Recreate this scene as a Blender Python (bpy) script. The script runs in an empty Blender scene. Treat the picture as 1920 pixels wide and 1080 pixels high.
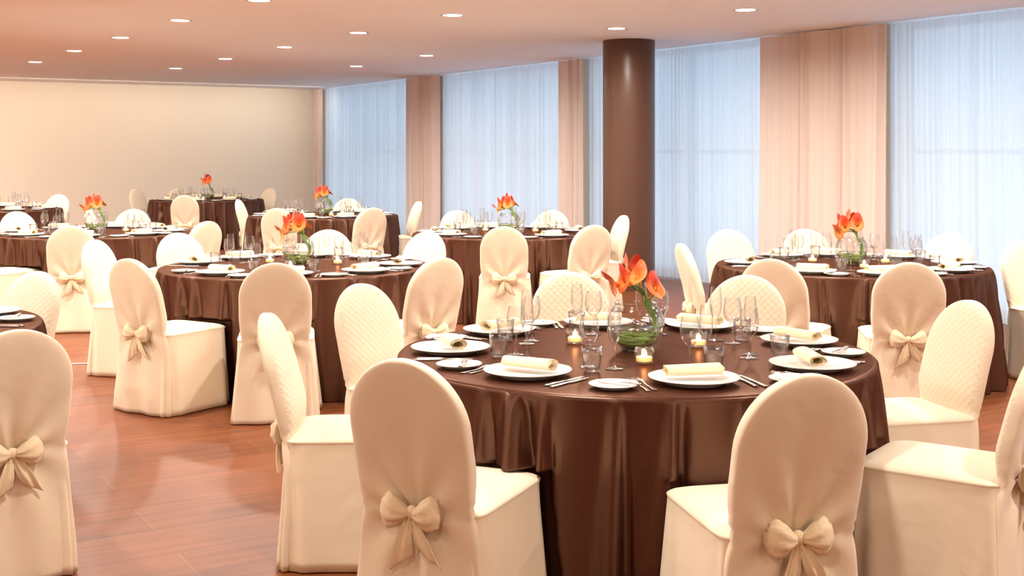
import bpy, bmesh, math, random
from mathutils import Vector, Matrix
R = math.radians
PI = math.pi
sin, cos = math.sin, math.cos
random.seed(7)
scn = bpy.context.scene
COL = scn.collection

# ------------------------------------------------------------------ camera constants
F, CX, YH, CZ = 2300.0, 960.0, 286.0, 1.515     # focal length (px), principal column, horizon row, eye height
CEIL = CZ + 1.248
TOPZ = 0.755

def at(px, py, z):
    """the point of the horizontal plane z seen at that place of the photograph"""
    Y = F * (CZ - z) / (py - YH)
    return Vector(((px - CX) / F * Y, Y, z))

# ------------------------------------------------------------------ materials
def mat(name):
    m = bpy.data.materials.new(name)
    m.use_nodes = True
    nt = m.node_tree
    nt.nodes.clear()
    out = nt.nodes.new('ShaderNodeOutputMaterial')
    return m, nt, out

def N(nt, typ, **kw):
    n = nt.nodes.new(typ)
    for k, v in kw.items():
        setattr(n, k, v)
    return n

def principled(name, color, rough=0.6, metal=0.0, spec=0.5, sheen=0.0, emis=None, estr=0.0, bump=None, vary=None, coat=0.0):
    m, nt, out = mat(name)
    b = N(nt, 'ShaderNodeBsdfPrincipled')
    b.inputs['Base Color'].default_value = (*color, 1)
    b.inputs['Roughness'].default_value = rough
    b.inputs['Metallic'].default_value = metal
    b.inputs['Specular IOR Level'].default_value = spec
    b.inputs['Sheen Weight'].default_value = sheen
    b.inputs['Coat Weight'].default_value = coat
    if emis:
        b.inputs['Emission Color'].default_value = (*emis, 1)
        b.inputs['Emission Strength'].default_value = estr
    nt.links.new(b.outputs[0], out.inputs[0])
    tc = None
    if bump or vary:
        tc = N(nt, 'ShaderNodeTexCoord')
    if vary:
        n = N(nt, 'ShaderNodeTexNoise')
        n.inputs['Scale'].default_value = vary[0]
        nt.links.new(tc.outputs['Object'], n.inputs['Vector'])
        r = N(nt, 'ShaderNodeValToRGB')
        c2 = vary[1]
        r.color_ramp.elements[0].color = (*color, 1)
        r.color_ramp.elements[1].color = (*c2, 1)
        r.color_ramp.elements[0].position = .35
        r.color_ramp.elements[1].position = .65
        nt.links.new(n.outputs[0], r.inputs[0])
        nt.links.new(r.outputs[0], b.inputs['Base Color'])
    if bump:
        n = N(nt, 'ShaderNodeTexNoise')
        n.inputs['Scale'].default_value = bump[0]
        n.inputs['Detail'].default_value = 3
        nt.links.new(tc.outputs['Object'], n.inputs['Vector'])
        bp = N(nt, 'ShaderNodeBump')
        bp.inputs['Strength'].default_value = bump[1]
        bp.inputs['Distance'].default_value = bump[2]
        nt.links.new(n.outputs[0], bp.inputs['Height'])
        nt.links.new(bp.outputs[0], b.inputs['Normal'])
    return m

CREAM = (0.80, 0.675, 0.515)
M = {}
M['linen'] = principled('cream linen', CREAM, .75, spec=.25, sheen=.15, bump=(6, .4, .016))
M['bow'] = principled('bow linen', (0.80, 0.655, 0.455), .75, spec=.25, sheen=.15, bump=(25, .6, .008))
M['napkin'] = principled('napkin linen', (0.84, 0.70, 0.47), .8, spec=.2, bump=(60, .3, .002))
M['china'] = principled('white china', (0.84, 0.82, 0.79), .12, spec=.5, coat=.4)
M['steel'] = principled('polished steel', (0.62, 0.60, 0.57), .18, metal=1.0)
M['ceiling'] = principled('ceiling plaster', (0.88, 0.885, 0.92), .9, spec=.1, bump=(1.2, .1, .01))
M['wall'] = principled('wall plaster', (0.88, 0.80, 0.68), .9, spec=.1, bump=(2.0, .1, .01))
M['column'] = principled('brown lacquered column', (0.095, 0.040, 0.022), .38, spec=.5, bump=(1.5, .1, .01))
M['frame'] = principled('white window frame', (0.75, 0.75, 0.75), .4)
M['ring'] = principled('downlight ring', (0.70, 0.64, 0.58), .35, spec=.5)
M['lamp'] = principled('downlight lamp', (1, .95, .85), .4, emis=(1, .93, .80), estr=14.0)
M['wax'] = principled('candle wax', (0.95, 0.80, 0.55), .5, emis=(1, .40, .12), estr=1.7)  # emission stands in for flame light glowing through the wax
M['flame'] = principled('candle flame', (1, .8, .5), .5, emis=(1, .62, .25), estr=45.0)
M['stem'] = principled('green stem', (0.10, 0.20, 0.035), .45, vary=(12, (0.22, 0.34, 0.06)))
M['leaf'] = principled('coiled green leaf', (0.16, 0.30, 0.035), .4, vary=(9, (0.42, 0.55, 0.12)))
M['spadix'] = principled('yellow spadix', (0.85, 0.50, 0.05), .6)
M['cable'] = principled('white cable', (0.8, 0.78, 0.74), .5)

# quilted linen: diamond stitching on the front of the backrests
m, nt, out = mat('quilted cream linen')
b = N(nt, 'ShaderNodeBsdfPrincipled')
b.inputs['Base Color'].default_value = (*CREAM, 1)
b.inputs['Roughness'].default_value = .7
b.inputs['Specular IOR Level'].default_value = .3
b.inputs['Sheen Weight'].default_value = .15
tc = N(nt, 'ShaderNodeTexCoord')
sx = N(nt, 'ShaderNodeSeparateXYZ')
nt.links.new(tc.outputs['Object'], sx.inputs[0])
hs = []
for op in ('ADD', 'SUBTRACT'):
    a = N(nt, 'ShaderNodeMath', operation=op)
    nt.links.new(sx.outputs['X'], a.inputs[0])
    nt.links.new(sx.outputs['Z'], a.inputs[1])
    s = N(nt, 'ShaderNodeMath', operation='MULTIPLY')
    s.inputs[1].default_value = PI / .034
    nt.links.new(a.outputs[0], s.inputs[0])
    c = N(nt, 'ShaderNodeMath', operation='SINE')
    nt.links.new(s.outputs[0], c.inputs[0])
    d = N(nt, 'ShaderNodeMath', operation='ABSOLUTE')
    nt.links.new(c.outputs[0], d.inputs[0])
    e = N(nt, 'ShaderNodeMath', operation='POWER')
    e.inputs[1].default_value = .5
    nt.links.new(d.outputs[0], e.inputs[0])
    hs.append(e)
mu = N(nt, 'ShaderNodeMath', operation='MULTIPLY')
nt.links.new(hs[0].outputs[0], mu.inputs[0])
nt.links.new(hs[1].outputs[0], mu.inputs[1])
bp = N(nt, 'ShaderNodeBump')
bp.inputs['Strength'].default_value = .30
bp.inputs['Distance'].default_value = .006
nt.links.new(mu.outputs[0], bp.inputs['Height'])
nt.links.new(bp.outputs[0], b.inputs['Normal'])
nt.links.new(b.outputs[0], out.inputs[0])
M['quilt'] = m

# satin tablecloth: brown weave with a brown-tinted satin lustre
m, nt, out = mat('dark brown satin')
tc = N(nt, 'ShaderNodeTexCoord')
no = N(nt, 'ShaderNodeTexNoise'); no.inputs['Scale'].default_value = 3.5; no.inputs['Detail'].default_value = 3
nt.links.new(tc.outputs['Object'], no.inputs['Vector'])
bp = N(nt, 'ShaderNodeBump'); bp.inputs['Strength'].default_value = .2; bp.inputs['Distance'].default_value = .02
nt.links.new(no.outputs[0], bp.inputs['Height'])
d = N(nt, 'ShaderNodeBsdfDiffuse'); d.inputs[0].default_value = (.042, .0138, .0076, 1)
g = N(nt, 'ShaderNodeBsdfGlossy'); g.inputs[0].default_value = (.95, .58, .44, 1); g.inputs['Roughness'].default_value = .31
nt.links.new(bp.outputs[0], d.inputs['Normal']); nt.links.new(bp.outputs[0], g.inputs['Normal'])
mx = N(nt, 'ShaderNodeMixShader'); mx.inputs[0].default_value = .09
nt.links.new(d.outputs[0], mx.inputs[1]); nt.links.new(g.outputs[0], mx.inputs[2])
nt.links.new(mx.outputs[0], out.inputs[0])
M['cloth'] = m

# thin clear glass
def glass(name, clear=.97, edge=.5, gl=.65, tint=(1, 1, 1)):
    m, nt, out = mat(name)
    lw = N(nt, 'ShaderNodeLayerWeight')
    lw.inputs['Blend'].default_value = .5
    pw = N(nt, 'ShaderNodeMath', operation='POWER')
    pw.inputs[1].default_value = 2.0
    nt.links.new(lw.outputs['Facing'], pw.inputs[0])
    mr = N(nt, 'ShaderNodeMapRange')
    mr.inputs['To Min'].default_value = .07
    mr.inputs['To Max'].default_value = gl
    nt.links.new(pw.outputs[0], mr.inputs['Value'])
    mc = N(nt, 'ShaderNodeMix', data_type='RGBA')
    mc.inputs[6].default_value = (clear * tint[0], clear * tint[1], clear * tint[2], 1)
    mc.inputs[7].default_value = (edge * tint[0], edge * tint[1], edge * tint[2], 1)
    nt.links.new(pw.outputs[0], mc.inputs[0])
    tr = N(nt, 'ShaderNodeBsdfTransparent')
    nt.links.new(mc.outputs[2], tr.inputs[0])
    gs = N(nt, 'ShaderNodeBsdfGlossy')
    gs.inputs['Roughness'].default_value = .10
    mx = N(nt, 'ShaderNodeMixShader')
    nt.links.new(mr.outputs[0], mx.inputs[0])
    nt.links.new(tr.outputs[0], mx.inputs[1])
    nt.links.new(gs.outputs[0], mx.inputs[2])
    nt.links.new(mx.outputs[0], out.inputs[0])
    return m
M['glass'] = glass('clear table glass', .99, .45, .85)
M['vaseglass'] = glass('vase glass', .98, .40, .9)
M['pane'] = glass('window glass', .97, .8, .5)
M['water'] = glass('water', .93, .6, .7, (.97, 1, .95))

def flower_mat(name, c0, c1, c2):
    m, nt, out = mat(name)
    b = N(nt, 'ShaderNodeBsdfPrincipled')
    b.inputs['Roughness'].default_value = .5
    b.inputs['Sheen Weight'].default_value = .2
    tc = N(nt, 'ShaderNodeTexCoord')
    s = N(nt, 'ShaderNodeSeparateXYZ')
    nt.links.new(tc.outputs['Object'], s.inputs[0])
    mr = N(nt, 'ShaderNodeMapRange')
    mr.inputs['From Min'].default_value = 0
    mr.inputs['From Max'].default_value = .1
    nt.links.new(s.outputs['Z'], mr.inputs['Value'])
    r = N(nt, 'ShaderNodeValToRGB')
    el = r.color_ramp.elements
    el[0].color = (*c0, 1); el[0].position = .08
    el[1].color = (*c2, 1); el[1].position = .85
    e = el.new(.5); e.color = (*c1, 1)
    nt.links.new(mr.outputs[0], r.inputs[0])
    nt.links.new(r.outputs[0], b.inputs['Base Color'])
    nt.links.new(b.outputs[0], out.inputs[0])
    return m
M['calla_orange'] = flower_mat('orange calla', (.50, .45, .06), (.84, .20, .02), (.70, .042, .008))
M['calla_pale'] = flower_mat('pale orange calla', (.62, .58, .16), (.88, .38, .08), (.80, .13, .025))

# floor: wide wood-look boards running across, thin pale joints
ANG_W = math.atan2(.8579, -.5139)           # direction of the window wall, away from the camera
m, nt, out = mat('reddish wood floor')
b = N(nt, 'ShaderNodeBsdfPrincipled')
tc = N(nt, 'ShaderNodeTexCoord')
mp = N(nt, 'ShaderNodeMapping')
mp.inputs['Rotation'].default_value = (0, 0, -math.atan2(.5139, .8579))
nt.links.new(tc.outputs['Object'], mp.inputs[0])
br = N(nt, 'ShaderNodeTexBrick')
br.offset = .37
br.inputs['Color1'].default_value = (0.175, 0.050, 0.016, 1)
br.inputs['Color2'].default_value = (0.215, 0.066, 0.022, 1)
br.inputs['Mortar'].default_value = (0.30, 0.15, 0.09, 1)
br.inputs['Scale'].default_value = 1.0
br.inputs['Mortar Size'].default_value = .0016
br.inputs['Mortar Smooth'].default_value = .3
br.inputs['Brick Width'].default_value = 1.3
br.inputs['Row Height'].default_value = .33
nt.links.new(mp.outputs[0], br.inputs['Vector'])
mp2 = N(nt, 'ShaderNodeMapping')
mp2.inputs['Scale'].default_value = (.9, 14, 1)
nt.links.new(mp.outputs[0], mp2.inputs[0])
ns = N(nt, 'ShaderNodeTexNoise')
ns.inputs['Scale'].default_value = 1.3
ns.inputs['Detail'].default_value = 6
ns.inputs['Roughness'].default_value = .6
ns.inputs['Distortion'].default_value = .4
nt.links.new(mp2.outputs[0], ns.inputs['Vector'])
rp = N(nt, 'ShaderNodeValToRGB')
rp.color_ramp.elements[0].position = .3
rp.color_ramp.elements[0].color = (.62, .56, .52, 1)
rp.color_ramp.elements[1].position = .7
rp.color_ramp.elements[1].color = (1.15, 1.15, 1.15, 1)
nt.links.new(ns.outputs[0], rp.inputs[0])
mx = N(nt, 'ShaderNodeMix', data_type='RGBA', blend_type='MULTIPLY')
mx.inputs[0].default_value = .85
nt.links.new(br.outputs[0], mx.inputs[6])
nt.links.new(rp.outputs[0], mx.inputs[7])
nt.links.new(mx.outputs[2], b.inputs['Base Color'])
b.inputs['Roughness'].default_value = .42
b.inputs['Specular IOR Level'].default_value = .28
nt.links.new(b.outputs[0], out.inputs[0])
M['floor'] = m

# curtains
def curtain_mat(name, col, trans, clear, rough=.9):
    m, nt, out = mat(name)
    d = N(nt, 'ShaderNodeBsdfDiffuse'); d.inputs[0].default_value = (*col, 1)
    t = N(nt, 'ShaderNodeBsdfTranslucent'); t.inputs[0].default_value = (*col, 1)
    mx = N(nt, 'ShaderNodeMixShader'); mx.inputs[0].default_value = trans
    nt.links.new(d.outputs[0], mx.inputs[1]); nt.links.new(t.outputs[0], mx.inputs[2])
    last = mx
    if clear:
        tr = N(nt, 'ShaderNodeBsdfTransparent'); tr.inputs[0].default_value = (.95, .95, .95, 1)
        m2 = N(nt, 'ShaderNodeMixShader'); m2.inputs[0].default_value = clear
        nt.links.new(mx.outputs[0], m2.inputs[1]); nt.links.new(tr.outputs[0], m2.inputs[2])
        last = m2
    nt.links.new(last.outputs[0], out.inputs[0])
    return m
M['sheer'] = curtain_mat('sheer white curtain', (.76, .785, .81), .58, .08)
M['drape'] = curtain_mat('peach curtain', (.77, .645, .585), .12, 0)

# ------------------------------------------------------------------ object helpers
def link(name, me, parent=None, loc=None, rot=None):
    o = bpy.data.objects.new(name, me)
    COL.objects.link(o)
    if parent:
        o.parent = parent
    if loc is not None:
        o.location = loc
    if rot is not None:
        o.rotation_euler = rot
    return o

def mesh(name, verts, faces, mats, smooth=True, midx=None):
    me = bpy.data.meshes.new(name)
    me.from_pydata([tuple(v) for v in verts], [], faces)
    for m in (mats if isinstance(mats, (list, tuple)) else [mats]):
        me.materials.append(m)
    if smooth:
        me.polygons.foreach_set('use_smooth', [True] * len(me.polygons))
    if midx:
        me.polygons.foreach_set('material_index', midx)
    me.update()
    return me

def tag(o, label=None, cat=None, group=None, kind=None):
    if label:
        o['label'] = label
    if cat:
        o['category'] = cat
    if group:
        o['group'] = group
    if kind:
        o['kind'] = kind
    return o

class MB:
    """collects simple shapes into ONE mesh"""
    def __init__(s):
        s.v = []; s.f = []
    def grid(s, rows, closed=True, cap0=False, cap1=False):
        n = len(rows[0]); base = len(s.v)
        for r in rows:
            s.v += [tuple(p) for p in r]
        for i in range(len(rows) - 1):
            for j in range(n if closed else n - 1):
                a = base + i * n + j; b_ = base + i * n + (j + 1) % n
                s.f.append((a, b_, b_ + n, a + n))
        if cap0:
            s.f.append(tuple(base + j for j in range(n))[::-1])
        if cap1:
            o = base + (len(rows) - 1) * n
            s.f.append(tuple(o + j for j in range(n)))
        return s
    def lathe(s, prof, seg=24, c=(0, 0, 0), cap0=False, cap1=False):
        rows = [[(c[0] + r * cos(2 * PI * k / seg), c[1] + r * sin(2 * PI * k / seg), c[2] + z) for k in range(seg)] for r, z in prof]
        return s.grid(rows, True, cap0, cap1)
    def box(s, x0, x1, y0, y1, z0, z1, T=None):
        P = [(x0, y0, z0), (x1, y0, z0), (x1, y1, z0), (x0, y1, z0), (x0, y0, z1), (x1, y0, z1), (x1, y1, z1), (x0, y1, z1)]
        if T:
            P = [tuple(T(Vector(p))) for p in P]
        b_ = len(s.v); s.v += P
        for f in ((0, 3, 2, 1), (4, 5, 6, 7), (0, 1, 5, 4), (1, 2, 6, 5), (2, 3, 7, 6), (3, 0, 4, 7)):
            s.f.append(tuple(b_ + i for i in f))
        return s
    def tube(s, pts, rad, seg=8, flat=1.0):
        pts = [Vector(p) for p in pts]
        rows = []
        up = Vector((0, 0, 1))
        for i, p in enumerate(pts):
            t = (pts[min(i + 1, len(pts) - 1)] - pts[max(i - 1, 0)]).normalized()
            a = t.cross(up)
            if a.length < .1:
                a = t.cross(Vector((0, 1, 0)))
            a.normalize(); b_ = t.cross(a).normalized()
            r = rad(i / (len(pts) - 1)) if callable(rad) else rad
            rows.append([p + a * (r * cos(2 * PI * k / seg)) + b_ * (r * flat * sin(2 * PI * k / seg)) for k in range(seg)])
        return s.grid(rows, True, True, True)
    def me(s, name, mats, smooth=True):
        return mesh(name, s.v, s.f, mats, smooth)

def smoothstep(a, b_, x):
    t = max(0.0, min(1.0, (x - a) / (b_ - a)))
    return t * t * (3 - 2 * t)

def copy_tree(o, parent=None):
    c = o.copy(); COL.objects.link(c)
    if parent is not None:
        c.parent = parent
    for ch in list(o.children):
        copy_tree(ch, c)
    return c

# ------------------------------------------------------------------ room shell
W = Vector((.5139, -.8579, 0))      # along the window wall, towards the camera
NN = Vector((-.8579, -.5139, 0))    # from the window wall into the room
C0 = at(590, 286 + 118, CZ - 1.248)  # far corner (same depth as the ceiling corner)
C0 = Vector((C0.x, C0.y, 0))
LEN, WID = 29.0, 14.5
def rp_(s, n, z=0.0):
    return C0 + W * s + NN * n + Vector((0, 0, z))
def roombox(mb, s0, s1, n0, n1, z0, z1):
    return mb.box(s0, s1, n0, n1, z0, z1, T=lambda p: rp_(p.x, p.y, p.z))
def px_s(px):
    """how far along the window wall the column px of the photo meets it"""
    u = (px - CX) / F
    return (u * C0.y - C0.x) / (W.x - u * W.y)

def struct(name, mb, m, smooth=False):
    me = mb.me(name, m, smooth)
    bm = bmesh.new(); bm.from_mesh(me); bmesh.ops.recalc_face_normals(bm, faces=bm.faces); bm.to_mesh(me); bm.free()
    return tag(link(name, me), kind='structure')

tag(struct('floor', roombox(MB(), -.3, LEN, -.6, WID, -.1, 0), M['floor']), 'reddish brown wood floor with thin pale joints', 'floor')
tag(struct('ceiling', roombox(MB(), -.3, LEN, -.6, WID, CEIL, CEIL + .15), M['ceiling']), 'smooth pinkish beige ceiling with recessed downlights', 'ceiling')
tag(struct('wall_back', roombox(MB(), -.3, 0, -.6, WID, 0, CEIL), M['wall']), 'plain cream wall at the far end of the room', 'wall')
tag(struct('wall_left', roombox(MB(), -.3, LEN, WID, WID + .2, 0, CEIL), M['wall']), 'plain cream wall on the side away from the windows', 'wall')
tag(struct('wall_front', roombox(MB(), LEN, LEN + .2, -.6, WID + .2, 0, CEIL), M['wall']), 'plain cream wall behind the camera', 'wall')

# curtain spans along the window wall (photo columns at the ceiling line)
spans = [('drape', 590, 613), ('sheer', 609, 773), ('drape', 770, 832), ('sheer', 828, 1060), ('drape', 1055, 1106),
         ('sheer', 1102, 1440), ('drape', 1434, 1672), ('sheer', 1668, 2010)]
sp = [(k, max(px_s(a), .12), px_s(b_)) for k, a, b_ in spans]
s_end = sp[-1][2]
x = s_end
for k, w_ in (('drape', 1.4), ('sheer', 2.6), ('drape', 1.4), ('sheer', 2.6), ('drape', 1.4)):
    if x + w_ < LEN:
        sp.append((k, x, x + w_)); x += w_
# windows fill the wall behind each sheer curtain, piers stand behind each drape
wb = MB()
edges = [0.0]
wins = []
for k, a, b_ in sp:
    if k == 'sheer':
        wins.append((a - .10, b_ + .10))
prev = -.3
for a, b_ in wins:
    roombox(wb, prev, a, -.45, -.15, 0, CEIL); prev = b_
roombox(wb, prev, LEN, -.45, -.15, 0, CEIL)
tag(struct('wall_right', wb, M['wall']), 'wall piers between the tall windows, hidden behind curtains', 'wall')
for i, (a, b_) in enumerate(wins):
    fb = MB()
    t = .05
    roombox(fb, a, b_, -.40, -.30, 0, .09); roombox(fb, a, b_, -.40, -.30, CEIL - .06, CEIL)
    roombox(fb, a, a + t, -.40, -.30, .09, CEIL - .06); roombox(fb, b_ - t, b_, -.40, -.30, .09, CEIL - .06)
    nm = max(1, round((b_ - a) / 1.5))
    for q in range(1, nm):
        c = a + (b_ - a) * q / nm
        roombox(fb, c - .025, c + .025, -.385, -.315, .09, CEIL - .06)
    roombox(fb, a + t, b_ - t, -.38, -.32, 1.50, 1.55)
    w = struct('window_%d' % (i + 1), fb, M['frame'])
    tag(w, 'tall window behind sheer curtain number %d from the far corner' % (i + 1), 'window')
    g = roombox(MB(), a + t, b_ - t, -.353, -.347, .09, CEIL - .06).me('glass_pane', M['pane'], False)
    go = link('glass_pane', g, w)
# baseboard along the far wall
tag(struct('baseboard_back', roombox(MB(), 0, .02, .2, WID, 0, .08), M['wall']), 'low cream baseboard along the far wall', 'baseboard')

# curtains
def curtain(s0, s1, kind, seed):
    rnd = random.Random(seed)
    L = s1 - s0
    if kind == 'sheer':
        nf = max(8, int(L / .075)); amp = .018; base = -.02
    else:
        nf = max(3, int(L / .16)); amp = .035; base = .07
    cols = nf * 8
    ph = [rnd.uniform(0, 2 * PI) for _ in range(8)]
    jit = [rnd.uniform(.55, 1.3) for _ in range(nf + 2)]
    rows = []
    zs = [.02, .25, .7, 1.2, 1.7, 2.2, 2.6, CEIL - .012]
    for zi, z in enumerate(zs):
        row = []
        tz = z / CEIL
        for j in range(cols + 1):
            u = j / cols
            w_ = u * nf
            A = amp * jit[int(w_)] * (.75 + .5 * (1 - tz))
            warp = .35 * sin(2 * PI * u * 3 + ph[0] + tz * .6)
            c = cos(2 * PI * (w_ + warp))
            if kind == 'drape':
                c = (abs(c) ** .6) * (1 if c > 0 else -1)
            d = A * c + amp * .5 * sin(2 * PI * u * (L / .9) + ph[1] + tz * .8) + amp * .3 * sin(2 * PI * w_ * 2.3 + ph[2])
            shr = .012 * sin(tz * 3 + ph[3])
            row.append(rp_(s0 + L * u + shr, base + d, z))
        rows.append(row)
    return MB().grid(rows, False)
names = ['in the far corner', 'nearest the far corner', 'between the first and second window', 'left of the brown column', 'just left of the brown column',
         'behind and right of the brown column', 'wide, between the two right windows', 'at the right edge behind the right table']
for i, (k, a, b_) in enumerate(sp):
    mb = curtain(a, b_, k, 40 + i)
    if k == 'sheer':
        o = link('sheer_curtain', mb.me('sheer_curtain', M['sheer']))
        lab = 'sheer white floor-length curtain ' + (names[i] if i < 8 else 'outside the picture at the right')
        tag(o, lab, 'curtain', 'sheer curtains at the windows')
    else:
        o = link('curtain', mb.me('curtain', M['drape']))
        lab = 'peach floor-length pleated curtain ' + (names[i] if i < 8 else 'outside the picture at the right')
        tag(o, lab, 'curtain', 'peach curtains between the windows')

# column
cc = Vector((13.69 * math.tan(R(5.44)), 13.69, 0))
mb = MB().lathe([(.29, 0), (.29, .02), (.29, 1.0), (.29, 2.0), (.29, CEIL - .015), (.285, CEIL)], 64, cc)
o = link('column', mb.me('column', M['column']))
tag(o, 'round dark brown floor-to-ceiling column before the windows', 'column', kind='structure')

# ------------------------------------------------------------------ downlights
def make_downlight():
    e = bpy.data.objects.new('ceiling_downlight', None); COL.objects.link(e)
    mb = MB().lathe([(.085, -.004), (.113, -.006), (.115, -.002), (.115, 0)], 40)
    link('trim_ring', mb.me('trim_ring', M['ring']), e)
    mb = MB().lathe([(.085, -.004), (.080, -.0015), (.001, -.0015)], 32)
    link('lamp', mb.me('lamp', M['lamp']), e)
    return e
dl = make_downlight()
vis = [(-3.13, 11.57), (-4.24, 13.29), (-5.36, 15.03), (-6.56, 16.88), (-4.98, 18.17), (-3.81, 16.31), (-2.69, 14.50), (-1.60, 12.76), (-2.25, 17.72),
       (-1.10, 15.77), (-0.54, 11.13), (1.05, 12.32), (2.04, 10.71), (-2.07, 10.04)]
pts = [(p, True) for p in vis]
a_, b2 = Vector((-1.12, 1.75, 0)), Vector((1.56, 1.14, 0))
O = Vector((-2.07, 10.04, 0))
for i in range(-9, 9):
    for j in range(-6, 4):
        p = O + a_ * i + b2 * j
        q = p - C0
        s_, n_ = q.dot(W), q.dot(NN)
        if not (.8 < s_ < LEN - .8 and 1.0 < n_ < WID - .8):
            continue
        px = CX + F * p.x / p.y if p.y > .5 else 99999
        py = YH - F * 1.248 / p.y if p.y > .5 else -999
        if -20 < px < 1940 and py > -8:
            continue
        if (i + j) % 2 and p.y < 6:
            continue
        pts.append(((p.x, p.y), False))
def light_data(name, energy, col=(1.0, .92, .82)):
    l = bpy.data.lights.new(name, 'AREA')
    l.shape = 'DISK'; l.size = .16; l.energy = energy; l.color = col; l.spread = R(168)
    return l
LN, LM, LF = light_data('dimmed_downlight', 18, (1.0, .82, .64)), light_data('downlight_light', 33), light_data('bright_downlight', 28)
dlnames = {0: 'first downlight of the left row, nearest', 1: 'second downlight of the left row', 2: 'third downlight of the left row', 3: 'fourth downlight of the left row, farthest left',
           4: 'fifth downlight of the middle row, near the far wall', 5: 'fourth downlight of the middle row', 6: 'third downlight of the middle row', 7: 'second downlight of the middle row',
           8: 'downlight nearest the far corner', 9: 'downlight above the second window curtain', 10: 'first downlight of the middle row, nearest', 11: 'downlight just above the brown column',
           12: 'downlight right of the brown column', 13: 'downlight cut by the top edge of the photo'}
for k, ((x, y), v) in enumerate(pts):
    o = dl if k == 0 else copy_tree(dl)
    o.location = (x, y, CEIL - .0005)
    lab = ('small round recessed ' + dlnames[k]) if v else 'round recessed downlight outside the picture above or behind the camera'
    tag(o, lab, 'ceiling light', 'recessed downlights in the ceiling')
    l = bpy.data.objects.new('downlight_light', LN if y < 1.6 else LM if y < 12 else LF); COL.objects.link(l)
    l.location = (x, y, CEIL - .012)

# unseen strip lights without fixtures, added to brighten the far wall with a glow
lw_ = bpy.data.lights.new('added_wall_wash', 'AREA')
lw_.shape = 'RECTANGLE'; lw_.size = 2.0; lw_.size_y = .05; lw_.energy = 9; lw_.color = (1.0, .88, .72)
for q in range(6):
    l = bpy.data.objects.new('added_wall_wash', lw_); COL.objects.link(l)
    l.location = rp_(1.1, 1.3 + q * 2.1, CEIL - .012)
    l.rotation_euler = (Vector((-W.x * .55, -W.y * .55, -1)) * -1).to_track_quat('Z', 'Y').to_euler()

# ------------------------------------------------------------------ chair
def make_backrest():
    us = [-1, -.996, -.98, -.955, -.92] + [-.88 + 1.76 * i / 34 for i in range(35)] + [.92, .955, .98, .996, 1]
    OUT = [(u, 1) for u in us] + [(u, -1) for u in reversed(us[1:-1])]
    rows = []; zz = []
    hs = [.006, .03, .07, .12, .17, .22, .27, .31, .35, .385, .41, .43, .445, .46, .475, .49, .505, .525, .55, .58, .61, .64, .67, .70]
    arch = [R(d) for d in (6, 12, 18, 24, 30, 36, 42, 48, 54, 60, 65, 70, 74, 78, 81, 84, 86.5, 88.5)]
    for h in hs:
        tz = h
        w = .234 - .034 * smoothstep(0, .5, tz) + .0 * tz
        if h > .46:
            w = .200
        w -= .012 * math.exp(-((h - .475) / .05) ** 2)
        zz.append((h, w, 1.0))
    for a in arch:
        zz.append((.705 + .202 * sin(a), .200 * cos(a), max(.12, cos(a) ** .45)))
    for (z, w, tk) in zz:
        if z < .47:
            yr = -.283 - .006 * cos(z * 9); th = .052
        else:
            t = (z - .47) / .44
            yr = -.288 - .115 * t ** 1.15; th = .052 + .022 * smoothstep(0, .25, t)
        cy = yr + th / 2
        row = []
        for (sv, sg) in OUT:
            x = w * sv
            sa = sg * max(0, 1 - abs(sv) ** 4.2) ** (1 / 4.2)
            y = th / 2 * tk * sa
            if sa < -.05:      # rear face: gathers around the bow
                dz = z - .465
                dist = math.hypot(x, dz)
                ang = math.atan2(x, abs(dz) + .02)
                damp = math.exp(-(dist / (.20 if dz > 0 else .26)) ** 2) * (1 - abs(x / (w + 1e-5)) ** 4)
                y += .012 * cos(ang * (9 if dz > 0 else 7) + (0 if dz > 0 else .8)) * damp * smoothstep(0, .06, dist)
                y += .020 * math.exp(-(dist / .07) ** 2)
                if dz < 0:
                    y += .008 * sin(x * 32 + 1.1 + z * 3) * smoothstep(0, .3, -dz)
            if sa > .3 and z > .47:
                y += .012 * max(0, 1 - (x / (w + 1e-5)) ** 2) * tk
            if abs(sa) < .6 and z > .45 and z < .62:
                x *= 1 + .012 * sin(z * 190)
            row.append((x, cy + y, z))
        rows.append(row)
    mb = MB().grid(rows, True, True, True)
    midx = []
    for f in mb.f:
        c = [sum(mb.v[i][q] for i in f) / len(f) for q in range(3)]
        z = c[2]
        t = max(0, (z - .47) / .44)
        ycen = -.288 - .115 * t ** 1.15 + (.052 + .022 * smoothstep(0, .25, t)) / 2
        midx.append(1 if (z > .45 and c[1] > ycen + .012) else 0)
    return mesh('backrest_cover', mb.v, mb.f, [M['linen'], M['quilt']], True, midx)

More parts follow.
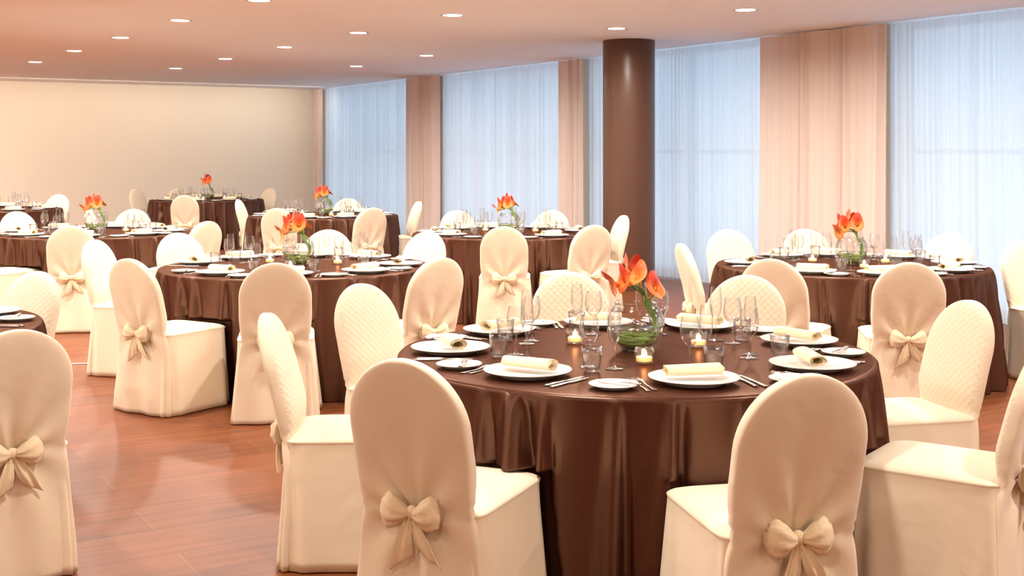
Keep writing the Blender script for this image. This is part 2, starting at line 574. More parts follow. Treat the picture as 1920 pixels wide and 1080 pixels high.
def make_seat(seed=1):
    rnd = random.Random(seed)
    SEG = 96
    ph = [rnd.uniform(0, 2 * PI) for _ in range(4)]
    def ring(hx, hy, z, n=7, wob=0.0):
        row = []
        for k in range(SEG):
            a = 2 * PI * (k + .5) / SEG
            ca, sa = cos(a), sin(a)
            e = 2 / n
            x = hx * math.copysign(abs(ca) ** e, ca); y = hy * math.copysign(abs(sa) ** e, sa)
            d = wob * (.6 * sin(5 * a + ph[0]) + .5 * sin(9 * a + ph[1]) + .35 * sin(14 * a + ph[2]))
            L = math.hypot(x, y)
            row.append((x * (1 + d / L), y * (1 + d / L), z))
        return row
    rows = []
    for i in range(14):
        t = i / 13
        z = .006 + (.452 - .006) * t
        f = 1 - t
        rows.append(ring(.213 + .036 * f ** 1.1, .262 + .022 * f, z, 6.5 + 3 * t, .015 * f ** .8 + .001))
    rows.append(ring(.214, .263, .461, 10)); rows.append(ring(.2155, .2645, .464, 10)); rows.append(ring(.212, .261, .469, 9))
    for q, z in ((.97, .474), (.90, .480), (.78, .486), (.6, .491), (.4, .494), (.2, .495), (.03, .4955)):
        rows.append(ring(.213 * q, .262 * q, z, 2 + 6 * q))
    for row in rows:
        for k, p in enumerate(row):
            row[k] = (p[0], p[1] - .022 * smoothstep(-.26, .26, p[1]) * 2, p[2])
    mb = MB().grid(rows, True, True, True)
    return mesh('seat_cover', mb.v, mb.f, M['linen'], True)

def make_loop(sgn):
    rows = []
    NS, SEG = 14, 28
    for i in range(NS + 1):
        t = i / NS
        x = .010 + .088 * t
        h = .012 + .036 * math.sin(min(1, t * 1.25) * PI / 2) ** 1.3 - .010 * max(0, t - .8) / .2
        d = .010 + .018 * sin(PI * min(1, t * .95 + .05)) ** .8
        zc = .010 * t - .006 * t * t
        row = []
        for k in range(SEG):
            a = 2 * PI * k / SEG
            rip = 1 + .13 * sin(7 * a + 4 * t) * (1 - .35 * t)
            row.append((sgn * (x + .006 * cos(2 * a) * t), -.014 - d * .55 + d * cos(a) * rip, zc + h * sin(a) * rip))
        rows.append(row)
    # tucked-in open end
    last = rows[-1]
    cx = sgn * .085
    rows.append([(cx, p[1] * .6 + (-.014 - .010) * .4, p[2] * .72) for p in last])
    return MB().grid(rows, True, True, True).me('loop', M['bow'])

def make_tail(sgn, length, spread, tw):
    rows = []
    NS = 14
    for i in range(NS + 1):
        t = i / NS
        z = -.008 - length * t
        xc = sgn * (.008 + spread * t ** 1.1)
        w = .012 + tw * t
        yb = -.018 - .014 * sin(PI * t * .9) + .004 * t
        row = []
        pts_ = 9
        prof = []
        for k in range(pts_):
            u = -1 + 2 * k / (pts_ - 1)
            fold = .007 * cos(u * 5 + sgn) * (1 - .3 * t)
            prof.append((xc + u * w, yb - fold, z - .022 * u * sgn * smoothstep(.5, 1, t) + .004 * u))
        row = prof + [(p[0], p[1] + .004, p[2]) for p in reversed(prof)]
        rows.append(row)
    return MB().grid(rows, True, True, True).me('tail', M['bow'])

def make_chair():
    e = bpy.data.objects.new('banquet_chair', None); COL.objects.link(e)
    link('seat_cover', make_seat(), e)
    link('backrest_cover', make_backrest(), e)
    mb = MB()
    rows = []
    for i in range(9):
        a = -PI / 2 + PI * i / 8
        rr = .021 * max(.15, cos(a)) ** .6
        rows.append([(.017 * sin(a), -.016 + rr * .75 * cos(2 * PI * k / 16) * (1 + .08 * sin(3 * k)), rr * sin(2 * PI * k / 16)) for k in range(16)])
    mb.grid(rows, True, True, True)
    bow = link('bow', mb.me('bow', M['bow']), e, loc=(0, -.281, .468))
    link('loop', make_loop(1), bow); link('loop', make_loop(-1), bow)
    link('tail', make_tail(1, .120, .060, .024), bow); link('tail', make_tail(-1, .135, .028, .026), bow)
    return e
chair0 = make_chair()

TABS = {}
def tab(n, cx, lip, Rr=.9):
    Y = F * (CZ - TOPZ) / (lip - YH) + Rr
    TABS[n] = Vector(((cx - CX) / F * Y, Y, 0))
tab('A', 1188, 747); tab('B', 556, 524); tab('C', 952, 449); tab('D', 1595, 522); tab('E', 607, 411); tab('F', 388, 378); tab('G', 178, 448)
TABS['H'] = Vector((-7.0, 16.5, 0)); TABS['I'] = Vector((-2.98, 5.28, 0))
TN = {'A': 'nearest table', 'B': 'table left of centre', 'C': 'table beside brown column', 'D': 'right table by windows', 'E': 'table near far corner',
      'F': 'farthest table', 'G': 'mid-left table', 'H': 'far-left table', 'I': 'front-left table'}

# (table, column, row of the top of the backrest, radius or None, place at the table); radius None keeps the measured depth
def seat_at(t, px, side, r=1.50):
    c = TABS[t]
    u = (px - CX) / F
    a = u * u + 1; b_ = -2 * (u * c.x + c.y); cc_ = c.x ** 2 + c.y ** 2 - r * r
    D = max(0, b_ * b_ - 4 * a * cc_)
    y = (-b_ + (1 if side == 'f' else -1) * math.sqrt(D)) / 2 / a
    return Vector((u * y, y, 0))
CH = []    # table, top point, facing angle, description
def add(t, p, desc, turn=0.0, face=None):
    c = TABS[t] if t else None
    f = math.atan2(c.y - p.y, c.x - p.x) if face is None else R(face)
    CH.append((t, Vector((p.x, p.y, 0)), f + R(turn), desc))
def P(px, py):
    return at(px, py, .905)
add('A', at(757, 672, .932), 'with bow towards the camera, near left of the nearest table', turn=9)
add('A', at(1512, 700, .932), 'with bow towards the camera, near side of the nearest table')
add('A', Vector((1.72, 3.965, 0)), 'cut by the right edge of the photo, at the nearest table', face=144)
add('A', P(1812, 564), 'at the right end of the nearest table, front facing left')
add('A', P(1400, 517), 'behind the nearest table, right of the vase', turn=4)
add('A', P(1068, 511), 'directly behind the nearest table, left of the vase')
add('A', P(680, 533), 'at the far left of the nearest table, quilted front visible', turn=4)
add('A', P(508, 588), 'seen from its side at the left end of the nearest table')
add('B', P(516, 493), 'seen from behind at the near side of the table left of centre', turn=4)
add('B', P(245, 485), 'with bow seen from behind, near left of the table left of centre', turn=0)
add('B', P(180, 450), 'narrow side view, at the left end of the table left of centre')
add('B', seat_at('B', 335, 'f'), 'front visible at the far left of the table left of centre')
add('B', seat_at('B', 615, 'f', 1.42), 'behind the flower vase of the table left of centre')
add('B', seat_at('B', 800, 'f', 1.42), 'bright front visible, far right of the table left of centre')
add('B', P(823, 483), 'three-quarter back view, near right of the table left of centre')
add('C', seat_at('C', 945, 'n'), 'with bow, near side of the table left of the brown column')
add('C', seat_at('C', 1112, 'n'), 'with bow, near right of the table left of the brown column')
add('C', P(1167, 404), 'right end of the table beside the brown column, partly over the column')
add('C', seat_at('C', 1035, 'f', 1.4), 'far right of the table left of the brown column')
add('C', seat_at('C', 857, 'f', 1.4), 'far left of the table left of the brown column')
add('D', seat_at('D', 1706, 'n'), 'with bow in full view, near side of the right table by the windows', turn=-5)
add('D', seat_at('D', 1447, 'n'), 'three-quarter back view, near left of the right table by the windows', turn=4)
add('D', seat_at('D', 1366, 'f', 1.5), 'front visible, far left of the right table by the windows', turn=-8)
add('D', P(1281, 457), 'narrow leaning side view with bow, left end of the right window table')
add('D', seat_at('D', 1510, 'f', 1.45), 'behind the right window table, left of its vase', turn=4)
add('D', seat_at('D', 1780, 'f', 1.40), 'behind the right window table, right of its vase')
add(None, P(1915, 452), 'quilted front visible, cut by the right edge behind the nearest table', face=-68)
add('E', seat_at('E', 520, 'n'), 'with bow, near side of the table near the far corner')
add('E', seat_at('E', 697, 'n'), 'near right of the table near the far corner', turn=6)
add('E', seat_at('E', 449, 'f'), 'narrow view, left end of the table near the far corner', turn=35)
add('E', seat_at('E', 652, 'f', 1.4), 'behind the table near the far corner')
add('E', P(783, 378), 'leaning side view, right end of the table near the far corner')
add('F', P(346, 366), 'near side of the farthest table by the far wall')
add('F', seat_at('F', 335, 'f', 1.35), 'behind the farthest table by the far wall')
add('F', Vector((-6.25, 20.4, 0)), 'left end of the farthest table by the far wall')
add('F', seat_at('F', 506, 'f', 1.35), 'right end of the farthest table by the far wall')
add('G', seat_at('G', 133, 'n'), 'with bow, near side of the mid-left table')
add('G', seat_at('G', 387, 'n'), 'back visible, near right of the mid-left table')
add('G', seat_at('G', 250, 'f'), 'behind the mid-left table, right of its vase')
add('G', seat_at('G', 32, 'f'), 'tan front at the left edge, far left of the mid-left table')
add('G', Vector((-4.62, 10.55, 0)), 'only its seat visible at the left edge, before the mid-left table', face=62)
add(None, Vector((-4.80, 13.9, 0)), 'side view behind the flower vase of the mid-left table', face=10)
add('H', Vector((-6.60, 17.85, 0)), 'behind the far-left table near the far wall')
add('I', P(66, 510), 'bright front visible, far right of the front-left table')
add('I', P(30, 618), 'large with bow, cut by the left edge in front', turn=-14)
chairs = []
for i, (t, p, f, desc) in enumerate(CH):
    o = chair0 if i == 0 else copy_tree(chair0)
    d = Vector((cos(f), sin(f), 0))
    k_ = 1.03 if i < 2 else 1.0
    o.scale = (.94 if i < 2 else 1.0, k_, k_)
    o.location = p + d * .345 * k_
    o.rotation_euler = (0, 0, f - PI / 2)
    w = ('cream-covered banquet chair ' + desc)
    if len(w.replace('-', ' ').split()) > 16:
        w = 'cream-covered chair ' + desc
    tag(o, w, 'chair', 'cream covered banquet chairs')
    chairs.append((o.location.copy(), d))

# ------------------------------------------------------------------ tables
def cloth(name, c, seed):
    rnd = random.Random(seed)
    SEG = 360
    near = []
    for (p, d) in chairs:
        q = p - c
        if q.length < 1.5:
            near.append((q, d))
    # irregular folds
    folds = []
    a = rnd.uniform(0, .3)
    while a < 2 * PI:
        folds.append((a, rnd.uniform(.026, .070), rnd.uniform(.55, 1.25), rnd.uniform(-.06, .06)))
        a += rnd.uniform(.12, .29)
    def fold(th, t):
        v = 0
        for (a0, w, h, sk) in folds:
            dd = (th - a0 - sk * t + PI) % (2 * PI) - PI
            ww = w * (.42 + .55 * t)
            if abs(dd) < 4 * ww:
                v += h * math.exp(-(dd / ww) ** 2)
                v -= .7 * h * math.exp(-((dd - 1.5 * ww) / (.38 * ww)) ** 2)
        return v
    def radius(th, z):
        t = max(0, (TOPZ - .015 - z) / (TOPZ - .015))
        r = .9 + .012 * t + (.098 * t ** .42) * (fold(th, t) - .25)
        r0 = r
        if z < .508:
            dx, dy = cos(th), sin(th)
            for (q, d) in near:
                # distance along the ray (dx,dy) at which it enters the seat's footprint (half sizes .27 x .30)
                rx = d.y, -d.x
                lx0 = -(q.x * rx[0] + q.y * rx[1]); ly0 = -(q.x * d.x + q.y * d.y)
                lvx = dx * rx[0] + dy * rx[1]; lvy = dx * d.x + dy * d.y
                tmin, tmax = 0, 9
                ok = True
                for (o_, v_, h_) in ((lx0, lvx, .223 + .042 * max(0, 1 - z / .46)), (ly0, lvy, .228 + .034 * max(0, 1 - z / .46))):
                    if abs(v_) < 1e-6:
                        if abs(o_) > h_: ok = False
                        continue
                    t0, t1 = (-h_ - o_) / v_, (h_ - o_) / v_
                    if t0 > t1: t0, t1 = t1, t0
                    tmin = max(tmin, t0); tmax = min(tmax, t1)
                if ok and tmax > tmin and tmin > .3:
                    lim = tmin - .004 - .012 * max(0, 1 - max(0, fold(th, t)))
                    k = 1 - smoothstep(.499, .508, z)
                    if lim < r:
                        r = min(r, r0 + (lim - r0) * k)
        return r
    rows = [[(q * cos(2 * PI * k / SEG), q * sin(2 * PI * k / SEG), TOPZ) for k in range(SEG)] for q in (.004, .3, .6, .8, .88)]
    rows.append([(.893 * cos(2 * PI * k / SEG), .893 * sin(2 * PI * k / SEG), TOPZ - .002) for k in range(SEG)])
    rows.append([(.899 * cos(2 * PI * k / SEG), .899 * sin(2 * PI * k / SEG), TOPZ - .008) for k in range(SEG)])
    zs = [TOPZ - .018, .715, .69, .66, .63, .60, .58, .55, .53, .518, .509, .4985, .485, .46, .44, .40, .35, .30, .25, .20, .15, .10, .05, .006]
    body = []
    for z in zs:
        body.append([radius(2 * PI * k / SEG, z) for k in range(SEG)])
    # soften the dents sideways so the cloth stays one smooth sheet
    for row in body:
        for _ in range(1):
            cp = row[:]
            for k in range(SEG):
                row[k] = min(cp[k], (cp[k - 1] + cp[k] * 2 + cp[(k + 1) % SEG]) / 4)
    for z, row in zip(zs, body):
        rows.append([(row[k] * cos(2 * PI * k / SEG), row[k] * sin(2 * PI * k / SEG), z) for k in range(SEG)])
    return MB().grid(rows, True, True, False).me('tablecloth', M['cloth'])

# ------------------------------------------------------------------ tableware prototypes (origin on the cloth)
def proto(name):
    e = bpy.data.objects.new(name, None); COL.objects.link(e)
    return e
PLATE = MB().lathe([(.001, .004), (.085, .004), (.088, 0), (.098, 0), (.100, .004), (.135, .014), (.150, .020), (.1515, .0225), (.149, .0225), (.132, .018), (.103, .011), (.096, .009), (.001, .009)], 64).me('dinner_plate', M['china'])
SIDEP = MB().lathe([(.001, .003), (.045, .003), (.048, 0), (.054, 0), (.056, .003), (.074, .010), (.081, .013), (.082, .015), (.080, .0152), (.070, .012), (.055, .007), (.001, .007)], 48).me('side_plate', M['china'])
# rolled napkin: a flattened spiral, along x
def napkin_me():
    rows = []
    NT = 46
    prof = []
    for k in range(NT + 1):
        t = k / NT
        a = t * 2.6 * 2 * PI
        r = .015 + .011 * t
        prof.append((1.35 * r * cos(a - .3), .017 + .78 * r * sin(a - .3) + .006))
    outp = []
    n = len(prof)
    for k, (y, z) in enumerate(prof):
        outp.append((y, z))
    inn = [(y * .94, .023 + (z - .023) * .93) for (y, z) in reversed(outp)]
    ring = outp + inn
    zmin = min(z for y, z in ring)
    for i in range(9):
        u = -1 + 2 * i / 8
        x = .095 * u
        s = 1 + .05 * u
        rows.append([(x + .004 * sin(9 * z * 30), y * s, (z - zmin) * s) for (y, z) in ring])
    return MB().grid(rows, True, True, True).me('napkin', M['napkin'])
NAP = napkin_me()
WINE = MB().lathe([(.001, .001), (.033, .001), (.034, .003), (.010, .006), (.0045, .012), (.0038, .03), (.0038, .065), (.006, .078), (.018, .086), (.030, .102), (.0355, .122), (.035, .145), (.031, .168), (.0285, .182)], 28)
FLUTE = MB().lathe([(.001, .001), (.031, .001), (.032, .003), (.009, .006), (.0042, .012), (.0036, .03), (.0036, .075), (.006, .086), (.014, .098), (.0215, .120), (.0245, .145), (.0235, .175), (.0205, .205), (.019, .218)], 28)
TUMB = MB().lathe([(.001, .001), (.026, .001), (.028, .003), (.031, .03), (.0345, .060), (.0365, .088), (.0350, .0885), (.0325, .055), (.0295, .022), (.024, .014), (.001, .012)], 28)
WINE = WINE.me('wine_glass', M['glass']); FLUTE = FLUTE.me('champagne_flute', M['glass']); TUMB = TUMB.me('water_tumbler', M['glass'])

def knife_me(L=.215, name='dinner_knife'):
    mb = MB()
    rows = []
    for i in range(19):
        t = i / 18
        y = -L / 2 + L * t
        if t < .42:
            w, h = .0055 + .0025 * (1 - t / .42), .0035
        elif t < .47:
            w, h = .0045, .0028
        else:
            q = (t - .47) / .53
            w, h = .0085 * (1 - q ** 5) + .0006, .0012
        sh = 0 if t < .47 else .0015
        rows.append([(w * cos(2 * PI * k / 10) + sh, y, .0037 + h * sin(2 * PI * k / 10)) for k in range(10)])
    mb.grid(rows, True, True, True)
    return mb.me(name, M['steel'])
def fork_me(L=.195):
    mb = MB()
    rows = []
    for i in range(13):
        t = i / 12
        y = -L / 2 + L * .66 * t
        w = .0085 - .0055 * smoothstep(0, .5, t)
        z = .003 + .006 * smoothstep(.6, 1, t)
        rows.append([(w * cos(2 * PI * k / 8), y, z + .0017 * sin(2 * PI * k / 8)) for k in range(8)])
    for (t, w, z) in ((.70, .008, .010), (.74, .0118, .010), (.80, .0125, .008)):
        rows.append([(w * cos(2 * PI * k / 8), -L / 2 + L * t, z + .0013 * sin(2 * PI * k / 8)) for k in range(8)])
    mb.grid(rows, True, True, True)
    for q in (-3, -1, 1, 3):
        mb.tube([(q * .0032, -L / 2 + L * tt, zz) for tt, zz in ((.78, .0085), (.85, .006), (.93, .0055), (1.0, .009))], lambda t: .0012 - .0006 * t, 6)
    return mb.me('dinner_fork', M['steel'])
KNIFE = knife_me(); BUTTER = knife_me(.165, 'butter_knife'); FORK = fork_me()

def make_candle():
    e = proto('tealight_holder')
    hb = MB().lathe([(.001, 0.001), (.030, .001), (.033, .004), (.036, .020), (.036, .042), (.033, .060), (.031, .0605), (.033, .042), (.032, .012), (.001, .010)], 28)
    link('glass_holder', hb.me('glass_holder', M['glass']), e)
    c = link('candle', MB().lathe([(.001, .011), (.029, .011), (.0295, .026), (.026, .027), (.001, .024)], 24).me('candle', M['wax']), e)
    link('flame', MB().lathe([(.0005, .025), (.006, .029), (.0095, .035), (.0075, .042), (.003, .050), (.0004, .056)], 12).me('flame', M['flame']), c)
    return e
candle0 = make_candle()

def make_vase():
    e = proto('fishbowl_vase')
    Rb = .108
    pr = [(.001, .003), (.045, .003), (.052, .0)]
    for i in range(1, 30):
        a = -PI / 2 + R(29) + (R(133) - R(29)) * i / 29
        pr.append((Rb * cos(a), Rb * .96 + Rb * sin(a)))
    r_l, z_l = pr[-1]
    pr += [(r_l + .002, z_l + .006), (r_l + .004, z_l + .010), (r_l + .001, z_l + .011)]
    link('bowl', MB().lathe(pr, 48).me('bowl', M['vaseglass']), e)
    wz = .085
    pw = [(.001, .008), (.048, .008)]
    for i in range(1, 14):
        a = -PI / 2 + R(30) + (math.asin((wz - Rb * .96) / Rb) + PI / 2 - R(30)) * i / 13
        pw.append(((Rb - .004) * cos(a), Rb * .96 + (Rb - .004) * sin(a)))
    pw.append((.001, wz))
    link('water', MB().lathe(pw, 40).me('water', M['water']), e)
    return e
vase0 = make_vase()

def coil_me(seed):
    rnd = random.Random(seed)
    mb = MB()
    for k in range(26):
        r = rnd.uniform(.055, .094)
        z0 = rnd.uniform(.018, .075)
        rm = math.sqrt(max(.001, .100 ** 2 - (z0 - .104) ** 2))
        r = min(r, rm)
        a0 = rnd.uniform(0, 2 * PI); L = rnd.uniform(1.8, 4.2)
        tilt = rnd.uniform(-.22, .22); ta = rnd.uniform(0, 2 * PI)
        pts_ = []
        for i in range(26):
            a = a0 + L * i / 25
            z = z0 + tilt * r * sin(a - ta)
            z = max(.012, min(.13, z))
            rr = min(r, math.sqrt(max(.0004, .099 ** 2 - (z - .104) ** 2)))
            pts_.append((rr * cos(a), rr * sin(a), z))
        mb.tube(pts_, .0028, 6, rnd.uniform(.5, 1.4))
    return mb.me('coiled_grass', M['leaf'])
COIL = coil_me(3)

def spathe_me(m):
    """calla spathe opening along +z, lip drawn out towards +x"""
    rows = []
    NV, NU = 12, 26
    for i in range(NV + 1):
        v = i / NV
        row = []
        for k in range(NU + 1):
            u = -PI + 2 * PI * k / NU      # u=0 is the long tip, the seam at +-pi
            tip = math.exp(-(u / .8) ** 2)
            low = (abs(u) / PI) ** 3
            H = .078 + .040 * tip - .014 * low
            z = H * v
            r = .005 + .012 * v + .020 * v ** 3.5 * (.8 + .5 * tip)
            curl = .020 * smoothstep(.72, 1, v)
            r += curl
            z -= curl * .9 * smoothstep(.8, 1, v) * (1 - .5 * tip)
            spir = r * (1 + .10 * (u / PI))
            row.append((spir * cos(u), spir * sin(u) * .92, z))
        rows.append(row)
    mb = MB().grid(rows, False)
    return mb.me('spathe', m)
SP = [spathe_me(M['calla_orange']), spathe_me(M['calla_pale'])]
SPADIX = MB().tube([(0, 0, .012), (.001, 0, .03), (.003, 0, .045), (.006, 0, .060)], lambda t: .0042 * (1 - t * .45), 8).me('spadix', M['spadix'])

def bez(p, n=22):
    """Catmull-Rom through the points"""
    p = [Vector(q) for q in p]
    p = [p[0] * 2 - p[1]] + p + [p[-1] * 2 - p[-2]]
    out_ = []
    for i in range(1, len(p) - 2):
        for k in range(n // (len(p) - 3)):
            t = k / (n // (len(p) - 3))
            a, b_, c, d = p[i - 1], p[i], p[i + 1], p[i + 2]
            out_.append(.5 * ((2 * b_) + (c - a) * t + (2 * a - 5 * b_ + 4 * c - d) * t * t + (3 * b_ - a - 3 * c + d) * t ** 3))
    out_.append(p[-2])
    return out_

# callas: flower base point, opening direction; stems leave the bowl at its right-hand rim
FAN = [((-.045, -.02, .262), (-.95, -.2, -.30), 0), ((-.010, -.03, .255), (-.85, -.35, .30), 0), ((.000, .01, .275), (-.80, .1, .50), 1),
       ((.018, -.02, .245), (-.25, -.35, .85), 1), ((.055, -.02, .205), (.10, -.35, .9), 0), ((.005, .03, .262), (-.25, .3, .75), 0)]
BUNCH = [((-.055, -.02, .225), (-.85, -.3, -.1), 1), ((-.035, -.03, .245), (-.6, -.5, .4), 0), ((-.010, .00, .262), (-.4, .1, .85), 0),
         ((.012, -.03, .245), (.2, -.6, .6), 0), ((.022, .02, .235), (.6, .1, .5), 0), ((-.03, .03, .24), (-.3, .6, .5), 0)]
TALL = [((-.025, -.02, .275), (-.8, -.3, .1), 0), ((-.020, -.01, .310), (-.6, -.1, .8), 0), ((.005, .01, .300), (.2, .2, .9), 0),
        ((.018, -.02, .265), (.5, -.3, .5), 0), ((-.005, -.03, .260), (-.1, -.8, .4), 0)]
def stem_path(base, k, low):
    bx_, by_, bz_ = base
    ex = Vector((.058 - .006 * k, .018 - .008 * k, .185))
    if low:
        pts_ = [(-.055 + .01 * k, .035 - .012 * k, .035 + .006 * k), (.0, -.03 + .012 * k, .022 + .004 * k), (.062, -.012 + .006 * k, .062), (.086 - .004 * k, .008, .115), ex, Vector((.048, .008, .222)) * .55 + Vector(base) * .45, base]
    else:
        pts_ = [(-.06 + .01 * k, .03 - .012 * k, .03 + .006 * k), (.0, -.03 + .012 * k, .022 + .004 * k), (.064, -.012 + .006 * k, .062), (.084 - .004 * k, .008, .120), ex, ex * .45 + Vector(base) * .55 + Vector((.004, 0, .006)), base]
    return bez(pts_, 36)
def flowers(kind):
    protos = []
    for k, (base, d, var) in enumerate(kind):
        e = proto('calla_lily')
        path = stem_path(base, k, kind is not FAN)
        link('stem', MB().tube(path, lambda t: .0038 - .0005 * t, 8).me('stem', M['stem']), e)
        dv = (Vector(d).normalized() * .8 + (path[-1] - path[-3]).normalized() * .35).normalized()
        q = dv.to_track_quat('Z', 'X')
        s = link('spathe', SP[var], e, loc=Vector(base) - dv * .004)
        s.rotation_euler = q.to_euler()
        s.scale = (.88,) * 3 if kind is FAN else (.98,) * 3
        link('spadix', SPADIX, s)
        protos.append(e)
    return protos

# ------------------------------------------------------------------ lay the tables
SLOT = ['right end', 'far right', 'far side', 'far left', 'left end', 'near left', 'near side', 'near right']
SET_ANG = {
    'A': [15, 60, 97, 138, 181, 231, 282, 328],
    'B': [-2, 52, 91, 135, 170, 238, 276, 318], 'C': [8, 62, 105, 140, 185, 222, 268, 305], 'D': [0, 46, 88, 118, 178, 235, 270, 315],
    'E': [10, 50, 88, 140, 180, 225, 262, 300], 'F': [10, 58, 90, 120, 160, 225, 268, 315], 'G': [0, 50, 92, 138, 182, 232, 280, 325],
    'H': [0, 55, 95, 140, 180, 225, 270, 315], 'I': [-8, 42, 90, 135, 180, 225, 268, 308]}
def inview(p, pad=0):
    if p.y < 1:
        return False
    px = CX + F * p.x / p.y
    return -pad < px < 1920 + pad
def place(me, name, loc, rz, label, cat, group, rx=0.0):
    if not inview(loc, 25):
        return None
    o = link(name, me, None, loc, (rx, 0, rz))
    return tag(o, label, cat, group)

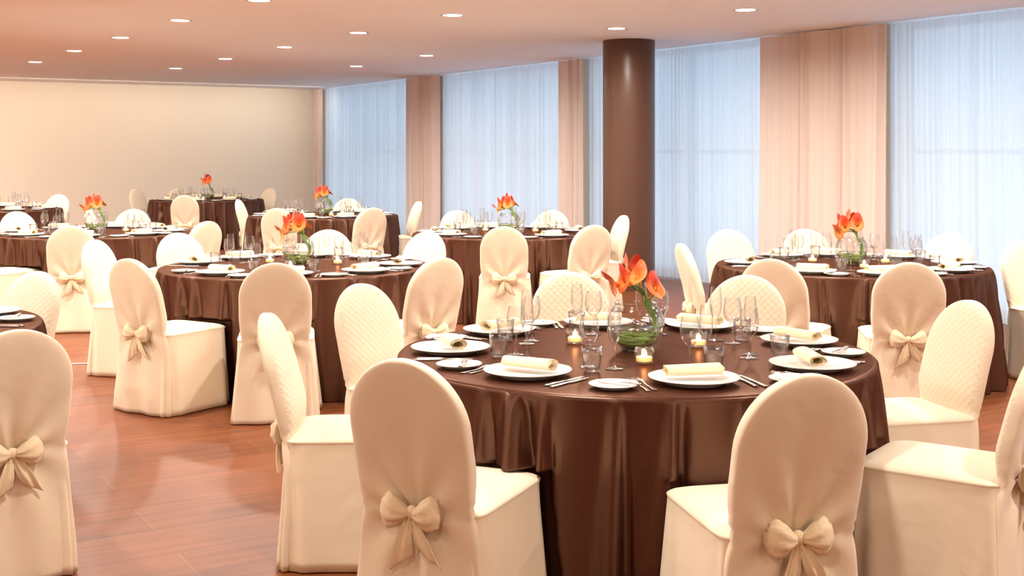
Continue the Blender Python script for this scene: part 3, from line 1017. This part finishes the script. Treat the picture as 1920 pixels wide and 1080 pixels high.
# knocked-up order of glasses differs a little by table
for ti, t in enumerate('ABCDEFGHI'):
    c = TABS[t]; tn = TN[t]
    rnd = random.Random(100 + ti)
    cl = link('tablecloth', cloth('tablecloth', c, 200 + ti), None, c)
    tag(cl, 'floor-length dark brown cloth over the round ' + tn, 'tablecloth', 'dark brown floor-length tablecloths')
    for si, ang in enumerate(SET_ANG[t]):
        th = R(ang)
        inn = Vector((-cos(th), -sin(th), 0))          # towards the table centre
        rgt = Vector((inn.y, -inn.x, 0))               # the diner's right hand
        ctr = c + Vector((cos(th), sin(th), 0)) * (.70 if t != 'A' or si not in (5, 6) else .655)
        ctr.z = TOPZ
        rz = math.atan2(inn.y, inn.x) - PI / 2
        sl = SLOT[si]
        tail = 'at %s of the %s' % (sl, tn)
        def L(r, i_, z=0.0):
            return Vector((ctr.x, ctr.y, TOPZ + z)) + rgt * r + inn * i_
        place(PLATE, 'dinner_plate', L(0, 0, .0005), rz, 'white dinner plate ' + tail, 'plate', 'dinner plates on the round tables')
        tw = rnd.uniform(-.12, .12) + (.0 if t != 'A' else {5: -.35 + .35, 7: .55, 0: .5, 4: .2}.get(si, 0))
        place(NAP, 'napkin', L(.0, .01, .0235), rz + tw, 'rolled cream napkin on the plate ' + tail, 'napkin', 'rolled napkins on the dinner plates')
        place(SIDEP, 'side_plate', L(-.285, -.03, .0005), rz, 'small white side plate ' + tail, 'plate', 'side plates on the round tables')
        place(BUTTER, 'butter_knife', L(-.27, -.025, .0150), rz + .75 + rnd.uniform(-.2, .2), 'butter knife on the side plate ' + tail, 'knife', 'butter knives on the side plates')
        place(FORK, 'dinner_fork', L(-.172, -.01, .0005), rz + .03, 'inner fork beside the plate ' + tail, 'fork', 'forks on the round tables')
        place(FORK, 'dinner_fork', L(-.196, -.02, .0005), rz + .0, 'outer fork nearer the side plate ' + tail, 'fork', 'forks on the round tables')
        place(KNIFE, 'dinner_knife', L(.170, -.01, .0005), rz - .02, 'inner knife beside the plate ' + tail, 'knife', 'knives on the round tables')
        place(KNIFE, 'dinner_knife', L(.196, -.02, .0005), rz + .02, 'outer knife right of the plate ' + tail, 'knife', 'knives on the round tables')
        j = lambda: rnd.uniform(-.012, .012)
        place(TUMB, 'water_tumbler', L(.135 + j(), .175 + j(), .0005), 0, 'clear water tumbler ' + tail, 'glass', 'water tumblers on the round tables')
        place(WINE, 'wine_glass', L(.070 + j(), .255 + j(), .0005), 0, 'clear stemmed wine glass ' + tail, 'glass', 'wine glasses on the round tables')
        place(FLUTE, 'champagne_flute', L(.155 + j(), .285 + j(), .0005), 0, 'tall clear champagne flute ' + tail, 'glass', 'champagne flutes on the round tables')

    if t in 'HI':
        continue
    # centrepiece
    vloc = Vector((c.x + .01, c.y + .01, TOPZ + .0005))
    v = vase0 if t == 'A' else copy_tree(vase0)
    v.location = vloc
    tag(v, 'round clear fishbowl vase of water on the ' + tn, 'vase', 'fishbowl vases on the tables')
    g = link('coiled_grass', COIL, None, vloc, (0, 0, ti * 1.3))
    tag(g, 'green leaf blades coiled inside the vase on the ' + tn, 'leaves', kind='stuff')
    if t == 'A':
        fl = flowers(FAN); cur = fl
    elif t == 'B':
        fl2 = flowers(BUNCH); cur = fl2
    elif t == 'F':
        cur = flowers(TALL)
    else:
        cur = [copy_tree(q) for q in fl2]
    words = ['leftmost', 'second', 'top', 'middle', 'rightmost', 'rear'] if t != 'F' else ['leftmost', 'top', 'middle', 'rightmost', 'front']
    for k, e in enumerate(cur):
        e.location = vloc
        e.rotation_euler = (0, 0, {'A': 0, 'B': .1, 'C': -.25, 'D': .15, 'E': 0, 'F': 0, 'G': .3}[t])
        pale = (FAN if t == 'A' else TALL if t == 'F' else BUNCH)[k][2]
        tag(e, '%s %s calla lily in the vase on the %s' % (words[k], 'pale orange' if pale else 'orange-red', tn), 'flower', 'calla lilies in the vase on the ' + tn)
    for q, (ang, rr, wd) in enumerate(((140, .28, 'left of'), (-88, .285, 'in front of'), (20, .28, 'right of'))):
        if t == 'E':
            ang += 25
        cd = candle0 if (t == 'A' and q == 0) else copy_tree(candle0)
        cd.location = Vector((c.x + rr * cos(R(ang)), c.y + rr * sin(R(ang)), TOPZ + .0005))
        tag(cd, 'lit tealight in clear holder %s the vase on the %s' % (wd, tn), 'candle', 'tealights around the vases')

# thin white cable on the floor at the left
a = at(108, 684, .004); b_ = at(185, 680, .004)
o = link('floor_cable', MB().tube([a, a.lerp(b_, .35) + Vector((0, .01, 0)), a.lerp(b_, .7) - Vector((0, .01, 0)), b_], .004, 8).me('floor_cable', M['cable']))
tag(o, 'thin white cable on the wood floor at the left', 'cable')

# ------------------------------------------------------------------ world: overcast blue daylight outside
wd = bpy.data.worlds.new('sky'); scn.world = wd
wd.use_nodes = True
nt = wd.node_tree
bg = nt.nodes['Background']
bg.inputs[0].default_value = (.56, .78, 1.0, 1)
bg.inputs[1].default_value = 1.65

# ------------------------------------------------------------------ camera
cam = bpy.data.cameras.new('camera')
cam.sensor_fit = 'HORIZONTAL'; cam.sensor_width = 36
cam.lens = 36 * F / 1920
cam.shift_y = -(540 - YH) / 1920
cam.clip_start = .05; cam.clip_end = 200
co = bpy.data.objects.new('camera', cam); COL.objects.link(co)
co.location = (0, 0, CZ); co.rotation_euler = (PI / 2, 0, 0)
scn.camera = co

scn.cycles.transparent_max_bounces = 40
scn.cycles.max_bounces = 7
scn.cycles.diffuse_bounces = 4
scn.cycles.caustics_reflective = False
scn.cycles.caustics_refractive = False
scn.cycles.sample_clamp_indirect = 6
scn.cycles.use_denoising = True
scn.cycles.adaptive_threshold = .02
scn.view_settings.view_transform = 'Standard'
scn.view_settings.look = 'None'
scn.view_settings.gamma = 1
scn.view_settings.exposure = 0.62
